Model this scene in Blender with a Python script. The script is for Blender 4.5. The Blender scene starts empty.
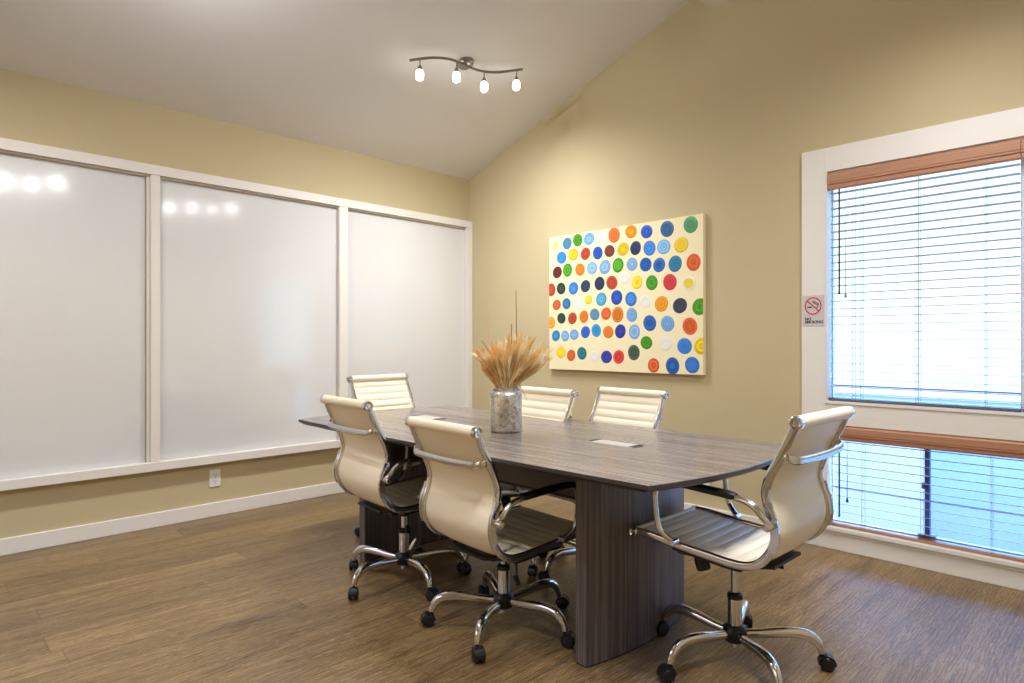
import bpy, bmesh, math, random
from mathutils import Vector, Matrix
PI = math.pi
col = bpy.context.scene.collection
sc = bpy.context.scene

# ------------------------------------------------------------------ helpers
def link(o, parent=None):
    col.objects.link(o)
    if parent is not None:
        o.parent = parent
    return o

def tag(o, label=None, cat=None, group=None, kind=None):
    if label: o['label'] = label
    if cat: o['category'] = cat
    if group: o['group'] = group
    if kind: o['kind'] = kind
    return o

def empty(name, loc=(0, 0, 0), rz=0.0, parent=None):
    o = bpy.data.objects.new(name, None)
    o.empty_display_size = 0.1
    o.location = loc
    o.rotation_euler = (0, 0, rz)
    return link(o, parent)

class MB:
    """collects shapes, builds ONE mesh object"""
    def __init__(s):
        s.bm = bmesh.new()
        s.mi = 0
    def face(s, vs, smooth=False):
        try:
            f = s.bm.faces.new(vs)
        except ValueError:
            return None
        f.material_index = s.mi
        f.smooth = smooth
        return f
    def box(s, x0, x1, y0, y1, z0, z1, bev=0.0, mat=None):
        r = bmesh.ops.create_cube(s.bm, size=1.0)
        vs = r['verts']
        for v in vs:
            v.co = Vector(((x0 + x1) / 2 + v.co.x * (x1 - x0), (y0 + y1) / 2 + v.co.y * (y1 - y0), (z0 + z1) / 2 + v.co.z * (z1 - z0)))
        fs = set(f for v in vs for f in v.link_faces)
        if bev > 0:
            es = list(set(e for v in vs for e in v.link_edges))
            r2 = bmesh.ops.bevel(s.bm, geom=es, offset=bev, segments=2, profile=0.6, affect='EDGES')
            fs = set(r2['faces']) | set(f for f in fs if f.is_valid)
            vs = list(set(v for f in fs for v in f.verts))
        if mat is not None:
            for v in set(v for f in fs if f.is_valid for v in f.verts):
                v.co = mat @ v.co
        for f in fs:
            if f.is_valid: f.material_index = s.mi
        return s
    def sweep(s, pts, radii, seg=12, closed=False, section=None, up=None, caps=True, smooth=True):
        """tube through pts. section: list of 2D (u,v) unit offsets scaled by radius; up = fixed binormal"""
        pts = [Vector(p) for p in pts]
        n = len(pts)
        if not hasattr(radii, '__len__'): radii = [radii] * n
        tang = []
        for i in range(n):
            if closed:
                t = pts[(i + 1) % n] - pts[i - 1]
            else:
                t = pts[min(i + 1, n - 1)] - pts[max(i - 1, 0)]
            tang.append(t.normalized())
        if section is None:
            section = [(math.cos(2 * PI * k / seg), math.sin(2 * PI * k / seg)) for k in range(seg)]
        seg = len(section)
        if up is not None:
            fr = [Vector(up)] * n
        else:
            a = Vector((0, 0, 1)) if abs(tang[0].z) < 0.9 else Vector((1, 0, 0))
            b = (a - tang[0] * a.dot(tang[0])).normalized()
            fr = [b]
            for i in range(1, n):
                b = fr[-1] - tang[i] * fr[-1].dot(tang[i])
                fr.append(b.normalized() if b.length > 1e-6 else fr[-1])
        rings = []
        for i in range(n):
            b = (fr[i] - tang[i] * fr[i].dot(tang[i])).normalized()
            c = tang[i].cross(b)
            rings.append([s.bm.verts.new(pts[i] + (b * u + c * v) * radii[i]) for u, v in section])
        m = n if closed else n - 1
        for i in range(m):
            A, B = rings[i], rings[(i + 1) % n]
            for k in range(seg):
                s.face((A[k], A[(k + 1) % seg], B[(k + 1) % seg], B[k]), smooth)
        if caps and not closed:
            s.face(list(reversed(rings[0])))
            s.face(rings[-1])
        return s
    def lathe(s, prof, center=(0, 0, 0), seg=32, mat=None, smooth=True):
        """prof: (r,z) list revolved around z"""
        cx, cy, cz = center
        rings = []
        for r, z in prof:
            if r < 1e-6:
                co = Vector((cx, cy, cz + z))
                if mat is not None: co = mat @ co
                rings.append([s.bm.verts.new(co)])
            else:
                ring = []
                for k in range(seg):
                    a = 2 * PI * k / seg
                    co = Vector((cx + r * math.cos(a), cy + r * math.sin(a), cz + z))
                    if mat is not None: co = mat @ co
                    ring.append(s.bm.verts.new(co))
                rings.append(ring)
        for A, B in zip(rings, rings[1:]):
            for k in range(seg):
                if len(A) == 1 and len(B) == 1: break
                if len(A) == 1: s.face((A[0], B[(k + 1) % seg], B[k]), smooth)
                elif len(B) == 1: s.face((A[k], A[(k + 1) % seg], B[0]), smooth)
                else: s.face((A[k], A[(k + 1) % seg], B[(k + 1) % seg], B[k]), smooth)
        return s
    def prism(s, poly, z0, z1, bev=0.0):
        lo = [s.bm.verts.new((x, y, z0)) for x, y in poly]
        hi = [s.bm.verts.new((x, y, z1)) for x, y in poly]
        n = len(poly)
        s.face(list(reversed(lo))); s.face(hi)
        for k in range(n):
            s.face((lo[k], lo[(k + 1) % n], hi[(k + 1) % n], hi[k]))
        return s
    def build(s, name, mats, parent=None, recalc=True):
        if recalc: bmesh.ops.recalc_face_normals(s.bm, faces=s.bm.faces)
        for e in s.bm.edges:
            if len(e.link_faces) == 2 and e.calc_face_angle(0.0) > 0.72: e.smooth = False
        me = bpy.data.meshes.new(name)
        s.bm.to_mesh(me); s.bm.free()
        if not isinstance(mats, (list, tuple)): mats = [mats]
        for m in mats: me.materials.append(m)
        o = bpy.data.objects.new(name, me)
        return link(o, parent)

def catmull(P, n=6):
    P = [Vector(p) for p in P]
    out = []
    for i in range(len(P) - 1):
        p0 = P[i - 1] if i > 0 else P[i] * 2 - P[i + 1]
        p1, p2 = P[i], P[i + 1]
        p3 = P[i + 2] if i + 2 < len(P) else P[i + 1] * 2 - P[i]
        for k in range(n):
            t = k / n
            out.append(0.5 * ((2 * p1) + (p2 - p0) * t + (2 * p0 - 5 * p1 + 4 * p2 - p3) * t * t + (3 * p1 - p0 - 3 * p2 + p3) * t ** 3))
    out.append(P[-1])
    return out

def rot_between(p, d):
    """matrix: local z -> d, origin -> p"""
    q = Vector((0, 0, 1)).rotation_difference(Vector(d).normalized())
    return Matrix.Translation(Vector(p)) @ q.to_matrix().to_4x4()

# ------------------------------------------------------------------ materials
def lin(c):
    def f(v):
        v /= 255.0
        return v / 12.92 if v <= 0.04045 else ((v + 0.055) / 1.055) ** 2.4
    return (f(c[0]), f(c[1]), f(c[2]), 1.0)

class NT:
    def __init__(s, name):
        s.m = bpy.data.materials.new(name); s.m.use_nodes = True
        s.t = s.m.node_tree; s.b = s.t.nodes['Principled BSDF']
    def n(s, typ, **kw):
        nd = s.t.nodes.new(typ)
        for k, v in kw.items(): setattr(nd, k, v)
        return nd
    def l(s, a, b): s.t.links.new(a, b)
    def math(s, op, a, b=None, c=None):
        nd = s.n('ShaderNodeMath', operation=op)
        for i, v in enumerate((a, b, c)):
            if v is None: continue
            if isinstance(v, (int, float)): nd.inputs[i].default_value = v
            else: s.l(v, nd.inputs[i])
        return nd.outputs[0]
    def mix(s, fac, a, b, blend='MIX'):
        nd = s.n('ShaderNodeMix', data_type='RGBA', blend_type=blend)
        for i, v in ((0, fac), (6, a), (7, b)):
            if isinstance(v, (int, float)): nd.inputs[i].default_value = v
            elif isinstance(v, tuple): nd.inputs[i].default_value = v
            else: s.l(v, nd.inputs[i])
        return nd.outputs[2]
    def noise(s, vec, scale, detail=3, rough=0.5, dist=0.0):
        nd = s.n('ShaderNodeTexNoise')
        nd.inputs['Scale'].default_value = scale; nd.inputs['Detail'].default_value = detail
        nd.inputs['Roughness'].default_value = rough; nd.inputs['Distortion'].default_value = dist
        if vec is not None: s.l(vec, nd.inputs['Vector'])
        return nd.outputs['Fac']
    def coords(s, scale=(1, 1, 1), rot=(0, 0, 0), loc=(0, 0, 0)):
        tc = s.n('ShaderNodeTexCoord'); mp = s.n('ShaderNodeMapping')
        s.l(tc.outputs['Object'], mp.inputs['Vector'])
        mp.inputs['Scale'].default_value = scale; mp.inputs['Rotation'].default_value = rot; mp.inputs['Location'].default_value = loc
        return mp.outputs['Vector']
    def ramp(s, fac, stops):
        nd = s.n('ShaderNodeValToRGB')
        el = nd.color_ramp.elements
        while len(el) < len(stops): el.new(0.5)
        for e, (p, c) in zip(el, stops): e.position = p; e.color = c
        s.l(fac, nd.inputs[0]); return nd.outputs[0]
    def bump(s, h, strength=0.2, dist=0.01):
        nd = s.n('ShaderNodeBump'); nd.inputs['Strength'].default_value = strength; nd.inputs['Distance'].default_value = dist
        s.l(h, nd.inputs['Height']); s.l(nd.outputs[0], s.b.inputs['Normal'])
    def set(s, color=None, rough=None, metal=None, spec=None, emit=None, estr=None, coat=None):
        b = s.b
        if color is not None:
            if isinstance(color, tuple): b.inputs['Base Color'].default_value = color
            else: s.l(color, b.inputs['Base Color'])
        if rough is not None:
            if isinstance(rough, (int, float)): b.inputs['Roughness'].default_value = rough
            else: s.l(rough, b.inputs['Roughness'])
        if metal is not None: b.inputs['Metallic'].default_value = metal
        if spec is not None: b.inputs['Specular IOR Level'].default_value = spec
        if emit is not None: b.inputs['Emission Color'].default_value = emit; b.inputs['Emission Strength'].default_value = estr
        if coat is not None: b.inputs['Coat Weight'].default_value = coat; b.inputs['Coat Roughness'].default_value = 0.13
        return s.m

def simple(name, rgb, rough=0.5, metal=0.0, spec=0.5, var=0.0, vscale=20, bump=0.0, bscale=200):
    t = NT(name); c = lin(rgb)
    t.set(rough=rough, metal=metal, spec=spec)
    if var > 0:
        f = t.noise(t.coords(), vscale, 4)
        d = tuple(v * (1 - var) for v in c[:3]) + (1,); e = tuple(min(1, v * (1 + var)) for v in c[:3]) + (1,)
        t.set(color=t.mix(f, d, e))
    else: t.set(color=c)
    if bump > 0: t.bump(t.noise(t.coords(), bscale, 3), bump, 0.002)
    return t.m

M = {}
M['wall'] = simple('beige_wall_paint', (193, 179, 143), 0.75, spec=0.25, var=0.02, vscale=3, bump=0.25, bscale=90)
M['ceiling'] = simple('ceiling_white_paint', (234, 233, 233), 0.8, spec=0.2, bump=0.15, bscale=80)
M['trim'] = simple('white_trim_paint', (228, 224, 218), 0.42, spec=0.4, var=0.02, vscale=8)
M['ivory'] = simple('ivory_leatherette', (240, 229, 204), 0.42, spec=0.4, bump=0.12, bscale=500)
M['chrome'] = simple('polished_chrome', (220, 220, 224), 0.09, metal=1.0)
M['steel'] = simple('brushed_nickel', (150, 145, 138), 0.32, metal=1.0, var=0.08, vscale=60)
M['black'] = simple('black_plastic', (16, 16, 18), 0.38)
M['blackmetal'] = simple('black_powder_coat', (14, 14, 16), 0.3)
M['pad'] = simple('black_arm_pad', (14, 13, 14), 0.4)
M['plastic'] = simple('white_plastic', (232, 228, 222), 0.35)
M['slot'] = simple('dark_slot', (40, 36, 34), 0.6)
M['outside_concrete'] = simple('outside_concrete', (90, 70, 48), 0.9, var=0.06, vscale=4)

def m_white_board():
    t = NT('whiteboard_enamel')
    f = t.noise(t.coords((0.6, 0.6, 0.4)), 2.0, 3)
    t.set(color=t.mix(f, lin((226, 227, 228)), lin((216, 217, 218))), rough=t.math('MULTIPLY_ADD', t.noise(t.coords(), 3, 2), 0.03, 0.085), spec=1.0, coat=1.0)
    return t.m
M['board'] = m_white_board()

def m_floor():
    t = NT('oak_plank_floor')
    co = t.coords()
    sp = t.n('ShaderNodeSeparateXYZ'); t.l(co, sp.inputs[0])
    W, L = 0.168, 1.22
    u = t.math('DIVIDE', sp.outputs[0], W)
    row = t.math('FLOOR', u)
    wn = t.n('ShaderNodeTexWhiteNoise', noise_dimensions='1D'); t.l(row, wn.inputs['W'])
    v = t.math('ADD', t.math('DIVIDE', sp.outputs[1], L), t.math('MULTIPLY', wn.outputs['Value'], 7.3))
    pl = t.math('FLOOR', v)
    idv = t.n('ShaderNodeCombineXYZ'); t.l(row, idv.inputs[0]); t.l(pl, idv.inputs[1])
    wn2 = t.n('ShaderNodeTexWhiteNoise', noise_dimensions='3D'); t.l(idv.outputs[0], wn2.inputs['Vector'])
    # grain coordinates, shifted per plank
    sh = t.n('ShaderNodeVectorMath', operation='MULTIPLY_ADD')
    t.l(wn2.outputs['Color'], sh.inputs[0]); sh.inputs[1].default_value = (9, 9, 9); t.l(co, sh.inputs[2])
    mp = t.n('ShaderNodeMapping'); mp.inputs['Scale'].default_value = (9, 1.0, 1); t.l(sh.outputs[0], mp.inputs['Vector'])
    g1 = t.noise(mp.outputs[0], 1.2, 5, 0.6, 1.4)
    mp2 = t.n('ShaderNodeMapping'); mp2.inputs['Scale'].default_value = (52, 2.4, 1); t.l(sh.outputs[0], mp2.inputs['Vector'])
    g2 = t.noise(mp2.outputs[0], 2.2, 5, 0.65, 0.6)
    wv = t.n('ShaderNodeTexWave', wave_type='BANDS', bands_direction='X')
    mp3 = t.n('ShaderNodeMapping'); mp3.inputs['Scale'].default_value = (7, 0.9, 1); t.l(sh.outputs[0], mp3.inputs['Vector'])
    t.l(mp3.outputs[0], wv.inputs['Vector'])
    wv.inputs['Scale'].default_value = 3.5; wv.inputs['Distortion'].default_value = 14; wv.inputs['Detail'].default_value = 2.5
    wv.inputs['Detail Scale'].default_value = 1.0
    base = t.ramp(g1, [(0.30, lin((80, 58, 32))), (0.45, lin((118, 92, 55))), (0.55, lin((130, 103, 64))), (0.70, lin((152, 123, 80)))])
    c = t.mix(t.ramp(g2, [(0.42, (0, 0, 0, 1)), (0.62, (0.55, 0.55, 0.55, 1))]), base, lin((158, 134, 98)))
    cat = t.math('MULTIPLY', t.math('SUBTRACT', wv.outputs['Fac'], 0.5), 0.32)
    c = t.mix(t.math('MULTIPLY', t.math('POWER', wv.outputs['Fac'], 3.0), 0.5), c, lin((66, 48, 30)))
    mp4 = t.n('ShaderNodeMapping'); mp4.inputs['Scale'].default_value = (210, 26, 1); t.l(sh.outputs[0], mp4.inputs['Vector'])
    g3 = t.noise(mp4.outputs[0], 1.0, 3, 0.7, 0.8)
    c = t.mix(t.ramp(g3, [(0.50, (0, 0, 0, 1)), (0.66, (0.6, 0.6, 0.6, 1))]), c, lin((70, 52, 32)))
    c = t.mix(t.ramp(g3, [(0.30, (0.5, 0.5, 0.5, 1)), (0.42, (0, 0, 0, 1))]), c, lin((186, 158, 116)))
    tone = t.math('MULTIPLY_ADD', wn2.outputs['Value'], 0.34, 0.80)
    cc = t.n('ShaderNodeCombineColor')
    for i in range(3): t.l(tone, cc.inputs[i])
    c = t.mix(1.0, c, cc.outputs[0], 'MULTIPLY')
    fu = t.math('FRACT', u); fv = t.math('FRACT', v)
    eu = t.math('MINIMUM', fu, t.math('SUBTRACT', 1.0, fu)); ev = t.math('MINIMUM', fv, t.math('SUBTRACT', 1.0, fv))
    su = t.math('LESS_THAN', eu, 0.008); sv = t.math('LESS_THAN', ev, 0.0013)
    seam = t.math('MAXIMUM', su, sv)
    c = t.mix(t.math('MULTIPLY', seam, 0.45), c, lin((60, 45, 30)))
    t.set(color=c, rough=t.math('MULTIPLY_ADD', g2, 0.22, 0.27), spec=0.5)
    h = t.math('ADD', t.math('ADD', t.math('MULTIPLY', g2, 0.5), t.math('MULTIPLY', g3, 0.5)), t.math('MULTIPLY', wv.outputs['Fac'], 0.3))
    h = t.math('SUBTRACT', h, t.math('MULTIPLY', seam, 0.8))
    t.bump(h, 0.5, 0.0025)
    return t.m
M['floor'] = m_floor()

def m_greywood(name, axis, tint=1.0):
    """streaky grey laminate; grain runs along axis"""
    t = NT(name)
    if axis == 'x': s1, s2 = (0.35, 17, 17), (1.2, 70, 70)
    else: s1, s2 = (16, 16, 0.3), (60, 60, 1.0)
    a = t.noise(t.coords(s1), 1.3, 4, 0.6, 0.25)
    b = t.noise(t.coords(s2), 1.5, 4, 0.6)
    c = t.ramp(a, [(0.30, lin((92, 82, 78))), (0.40, lin((150, 137, 128))), (0.47, lin((120, 109, 103))), (0.54, lin((178, 165, 153))), (0.60, lin((116, 105, 100))), (0.70, lin((190, 178, 166)))])
    c = t.mix(t.math('MULTIPLY', b, 0.40), c, lin((98, 88, 83)))
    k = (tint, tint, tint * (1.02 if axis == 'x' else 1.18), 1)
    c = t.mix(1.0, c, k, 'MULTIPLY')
    t.set(color=c, rough=0.24 if axis == 'x' else 0.33, spec=0.5)
    t.bump(b, 0.06, 0.001)
    return t.m
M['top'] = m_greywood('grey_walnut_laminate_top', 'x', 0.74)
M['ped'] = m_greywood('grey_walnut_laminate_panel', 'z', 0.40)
M['edge'] = simple('dark_laminate_edge', (62, 55, 54), 0.35, var=0.1, vscale=30)
M['modesty'] = simple('grey_modesty_panel', (128, 120, 116), 0.5, var=0.04)

def m_blindwood(name, rgb, sc_=(1.5, 60, 60)):
    t = NT(name); c = lin(rgb)
    f = t.noise(t.coords(sc_), 1.5, 4, 0.6)
    t.set(color=t.mix(f, tuple(v * 0.78 for v in c[:3]) + (1,), tuple(min(1, v * 1.2) for v in c[:3]) + (1,)), rough=0.42)
    return t.m
M['valance'] = m_blindwood('blind_cherry_wood', (176, 128, 100))
M['slat'] = m_blindwood('blind_slat_wood', (176, 166, 160))
M['upper_rail'] = simple('grey_bottom_rail', (92, 96, 112), 0.4)
M['wand'] = simple('dark_wand', (58, 44, 70), 0.4)
M['cord'] = simple('blind_cord', (150, 135, 135), 0.8)
M['winframe'] = simple('dark_window_frame', (66, 64, 104), 0.4)
M['winrail'] = simple('violet_grey_rail', (140, 144, 196), 0.4)

def m_glass(name, tint, haze):
    t = NT(name); nt = t.t
    nt.nodes.remove(t.b)
    out = nt.nodes['Material Output']
    tr = t.n('ShaderNodeBsdfTransparent'); gl = t.n('ShaderNodeBsdfGlossy'); mx = t.n('ShaderNodeMixShader'); fr = t.n('ShaderNodeFresnel')
    f = t.noise(t.coords((1, 1, 1)), 2.2, 3, 0.5)
    c = t.mix(f, tint, haze); t.l(c, tr.inputs['Color'])
    gl.inputs['Roughness'].default_value = 0.05; fr.inputs['IOR'].default_value = 1.45
    ge = t.n('ShaderNodeNewGeometry'); t.l(t.math('MULTIPLY', fr.outputs[0], t.math('SUBTRACT', 1.0, ge.outputs['Backfacing'])), mx.inputs[0]); t.l(tr.outputs[0], mx.inputs[1]); t.l(gl.outputs[0], mx.inputs[2]); t.l(mx.outputs[0], out.inputs['Surface'])
    return t.m
M['glass'] = m_glass('window_glass', (0.60, 0.65, 0.655, 1), (0.50, 0.61, 0.595, 1))
M['fill_glass'] = m_glass('warm_fill_glass', (0.62, 0.47, 0.33, 1), (0.60, 0.46, 0.32, 1))  # warm tint offsets the blue of daylight through the added rear window
M['glass_l'] = m_glass('obscure_glass', (0.80, 0.84, 0.82, 1), (0.72, 0.80, 0.80, 1))
M['glass_r'] = m_glass('screened_glass', (0.54, 0.67, 0.70, 1), (0.64, 0.76, 0.77, 1))

# ------------------------------------------------------------------ room
RX, RY = 4.97, -5.3          # right wall x, rear wall y
Z0, SL = 2.669, 0.349        # eave height, roof slope
RIDGE = RX / 2
HR = Z0 + SL * RIDGE
def zc(x): return Z0 + SL * (x if x < RIDGE else RX - x)

def structure(name, mb, mat, parent=None):
    o = mb.build(name, mat, parent)
    o['kind'] = 'structure'
    return o

b = MB(); b.box(-0.12, RX + 0.12, RY - 0.12, 0.14, -0.08, 0.0); structure('floor', b, M['floor'])
b = MB(); b.box(-0.12, 0.0, RY - 0.12, 0.14, 0.0, Z0 + 0.02); structure('wall_left', b, M['wall'])
b = MB(); b.box(RX, RX + 0.12, RY - 0.12, 0.14, 0.0, Z0 + 0.02); structure('wall_right', b, M['wall'])
# rear gable wall
def gable(mb, y0, y1):
    P = [(0, 0), (RX, 0), (RX, Z0), (RIDGE, HR), (0, Z0)]
    A = [mb.bm.verts.new((x, y0, z)) for x, z in P]; B = [mb.bm.verts.new((x, y1, z)) for x, z in P]
    mb.face(A); mb.face(list(reversed(B)))
    for k in range(5): mb.face((A[k], B[k], B[(k + 1) % 5], A[(k + 1) % 5]))
VX0, VX1, VZ0, VZ1 = 0.7, 3.0, 0.75, 2.25  # opening added in the rear wall to let in fill daylight
def rear_cell(mb, x0, x1, z0, za, zb):
    P = [(x0, z0), (x1, z0), (x1, zb), (x0, za)]
    A = [mb.bm.verts.new((x, RY, z)) for x, z in P]; B = [mb.bm.verts.new((x, RY - 0.12, z)) for x, z in P]
    mb.face(A); mb.face(list(reversed(B)))
    for k in range(4): mb.face((A[k], B[k], B[(k + 1) % 4], A[(k + 1) % 4]))
b = MB()
rear_cell(b, 0, VX0, 0, zc(0), zc(VX0)); rear_cell(b, VX0, VX1, 0, VZ0, VZ0)
rear_cell(b, VX0, RIDGE, VZ1, zc(VX0), HR); rear_cell(b, RIDGE, VX1, VZ1, HR, zc(VX1)); rear_cell(b, VX1, RX, 0, zc(VX1), zc(RX))
structure('wall_rear', b, M['wall'])
# back wall with window openings (upper and lower), built as strips
WX0, WX1 = 3.122, 4.735
UZ0, UZ1 = 0.825, 2.135
LZ0, LZ1 = 0.132, 0.700
def wall_cell(mb, x0, x1, z0, z1, ztop=None):
    """solid block y 0..0.14; ztop: heights at x0,x1 following the roof"""
    a, c = (z1, z1) if ztop is None else ztop
    P = [(x0, z0), (x1, z0), (x1, c), (x0, a)]
    A = [mb.bm.verts.new((x, 0.0, z)) for x, z in P]; B = [mb.bm.verts.new((x, 0.14, z)) for x, z in P]
    mb.face(A); mb.face(list(reversed(B)))
    for k in range(4): mb.face((A[k], B[k], B[(k + 1) % 4], A[(k + 1) % 4]))
b = MB()
wall_cell(b, 0, RIDGE, 0, 0, (zc(0), HR))
wall_cell(b, RIDGE, WX0, 0, 0, (HR, zc(WX0)))
wall_cell(b, WX0, WX1, 0, LZ0)
wall_cell(b, WX0, WX1, LZ1, UZ0)
wall_cell(b, WX0, WX1, UZ1, 0, (zc(WX0), zc(WX1)))
wall_cell(b, WX1, RX, 0, 0, (zc(WX1), zc(RX)))
structure('wall_back', b, M['wall'])
# ceiling: two slopes of one shell
b = MB()
P = [(-0.12, Z0 - SL * 0.12), (RIDGE, HR), (RX + 0.12, Z0 - SL * 0.12)]
lo = [[b.bm.verts.new((x, y, z)) for x, z in P] for y in (RY - 0.12, 0.14)]
hi = [[b.bm.verts.new((x, y, z + 0.12)) for x, z in P] for y in (RY - 0.12, 0.14)]
for k in range(2):
    b.face((lo[0][k], lo[0][k + 1], lo[1][k + 1], lo[1][k])); b.face((hi[0][k], hi[1][k], hi[1][k + 1], hi[0][k + 1]))
    b.face((lo[0][k], hi[0][k], hi[0][k + 1], lo[0][k + 1])); b.face((lo[1][k], lo[1][k + 1], hi[1][k + 1], hi[1][k]))
b.face((lo[0][0], lo[1][0], hi[1][0], hi[0][0])); b.face((lo[0][2], hi[0][2], hi[1][2], lo[1][2]))
structure('ceiling', b, M['ceiling'])
b = MB(); b.box(2.421, 2.551, RY, -0.001, 3.337, 3.50, 0.003); structure('trim_1', b, M['trim'])['label'] = 'painted ridge beam'
# baseboards
def base(name, x0, x1, y0, y1, wallside):
    mb = MB(); mb.box(x0, x1, y0, y1, 0.0, 0.092, 0.004); structure(name, mb, M['trim'])
base('baseboard_left', 0.0, 0.016, RY, -0.001, 0)
base('baseboard_back', 0.016, RX, -0.016, 0.0, 0)
base('baseboard_right', RX - 0.016, RX, RY, -0.016, 0)

# ------------------------------------------------------------------ window 1 (upper) and 2 (lower) with casing
w1 = empty('window_1', (WX0, 0, UZ0)); w1['kind'] = 'structure'
def wpart(name, mb, mat, win, kind=True):
    o = mb.build(name, mat); o.parent = win
    o.matrix_parent_inverse = Matrix.Translation(-win.location)
    return o
cas = 0.136; cx_ = 0.127
b = MB()
b.box(WX0 - cx_, WX0, -0.022, 0, 0.092, UZ1 + cas, 0.002)      # left upright casing
b.box(WX1, WX1 + cas, -0.022, 0, 0.092, UZ1 + cas, 0.002)
b.box(WX0, WX1, -0.022, 0, UZ1, UZ1 + cas, 0.002)
b.box(WX0, WX1, -0.022, 0, LZ1 + 0.003, UZ0 + 0.002, 0.002)
wpart('casing', b, M['trim'], w1)
b = MB()   # jamb liners
JD = 0.06
b.box(WX0, WX0 + 0.012, -0.026, JD, UZ0, UZ1, 0.001); b.box(WX1 - 0.012, WX1, -0.026, JD, UZ0, UZ1, 0.001)
b.box(WX0, WX1, -0.002, JD, UZ1 - 0.012, UZ1, 0.001); b.box(WX0, WX1, -0.028, JD, UZ0 - 0.004, UZ0 + 0.012, 0.002)
wpart('jamb', b, M['trim'], w1)
b = MB()
fy0, fy1 = 0.056, 0.082
b.box(WX0 + 0.012, WX0 + 0.019, fy0, fy1, UZ0 + .012, UZ1 - .012); b.box(WX1 - 0.03, WX1 - 0.012, fy0, fy1, UZ0 + .012, UZ1 - .012)
b.box(WX0 + 0.012, WX1 - 0.012, fy0, fy1, UZ1 - 0.03, UZ1 - 0.012); b.box(WX0 + 0.012, WX1 - 0.012, fy0, fy1, UZ0 + 0.012, UZ0 + 0.03)
b.box(3.985, 4.005, fy0, fy1, UZ0 + 0.03, UZ1 - 0.03)
wpart('window_frame', b, M['trim'], w1)
b = MB(); b.box(WX0 + 0.02, WX1 - 0.03, 0.060, 0.064, 0.912, 0.926); wpart('window_rail', b, M['winrail'], w1)
b = MB(); b.box(WX0 + 0.014, WX1 - 0.014, 0.067, 0.071, UZ0 + 0.02, UZ1 - 0.02); wpart('glass_pane', b, M['glass'], w1)

w2 = empty('window_2', (WX0, 0, LZ0)); w2['kind'] = 'structure'
b = MB()
b.box(WX0, WX0 + 0.012, -0.026, JD, LZ0, LZ1, 0.001); b.box(WX1 - 0.012, WX1, -0.026, JD, LZ0, LZ1, 0.001)
b.box(WX0, WX1, -0.001, JD, LZ1 - 0.008, LZ1, 0.001)
wpart('jamb', b, M['trim'], w2)
b = MB()
b.box(WX0 - 0.01, WX1 + 0.01, -0.034, JD, LZ0 - 0.024, LZ0 - 0.002, 0.003)
b.box(WX0 - cx_, WX1 + cas, -0.024, 0, 0.092, LZ0 - 0.024, 0.001)
wpart('window_sill', b, M['trim'], w2)
b = MB()
b.box(WX0 + 0.012, WX0 + 0.018, fy0, fy1, LZ0, LZ1 - .008); b.box(WX1 - 0.026, WX1 - 0.012, fy0, fy1, LZ0, LZ1 - .008)
b.box(WX0 + 0.012, WX1 - 0.012, fy0, fy1, LZ1 - 0.03, LZ1 - 0.008); b.box(WX0 + 0.012, WX1 - 0.012, fy0, fy1, LZ0, LZ0 + 0.022)
wpart('window_frame', b, M['trim'], w2)
b = MB()
b.box(3.590, 3.613, 0.0555, 0.088, LZ0 + 0.022, LZ1 - 0.03, 0.001)
b.box(3.578, 3.600, 0.049, 0.058, 0.40, 0.435, 0.003)
b.box(3.56, 3.64, 0.05, 0.08, LZ0 + 0.022, LZ0 + 0.034, 0.001)
wpart('window_mullion', b, M['winframe'], w2)
b = MB(); b.box(WX0 + 0.02, WX1 - 0.026, 0.052, 0.055, 0.336, 0.346); wpart('window_rail', b, M['winrail'], w2)
b = MB(); b.box(WX0 + 0.014, 3.60, 0.070, 0.074, LZ0 + 0.02, LZ1 - 0.02); wpart('glass_pane', b, M['glass_l'], w2)
b = MB(); b.box(3.60, WX1 - 0.02, 0.064, 0.068, LZ0 + 0.02, LZ1 - 0.02); wpart('glass_pane', b, M['glass_r'], w2)

w3 = empty('fill_window', (VX0, RY, VZ0)); w3['kind'] = 'structure'  # unseen window behind the camera, added only for fill light
b = MB()
for x in (VX0, (VX0 + VX1) / 2 - 0.03, VX1 - 0.06): b.box(x, x + 0.06, RY - 0.09, RY - 0.03, VZ0 + 0.06, VZ1 - 0.06)
b.box(VX0, VX1, RY - 0.09, RY - 0.03, VZ0, VZ0 + 0.06); b.box(VX0, VX1, RY - 0.09, RY - 0.03, VZ1 - 0.06, VZ1)
wpart('window_frame', b, M['trim'], w3)
b = MB(); b.box(VX0 + 0.05, VX1 - 0.05, RY - 0.062, RY - 0.058, VZ0 + 0.05, VZ1 - 0.05); wpart('glass_pane', b, M['fill_glass'], w3)

# outside ground
b = MB(); b.box(-6, 14, -16, 14, -0.25, -0.15); tag(structure('trim_2', b, M['outside_concrete']), 'pale concrete ground outside the window')

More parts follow.
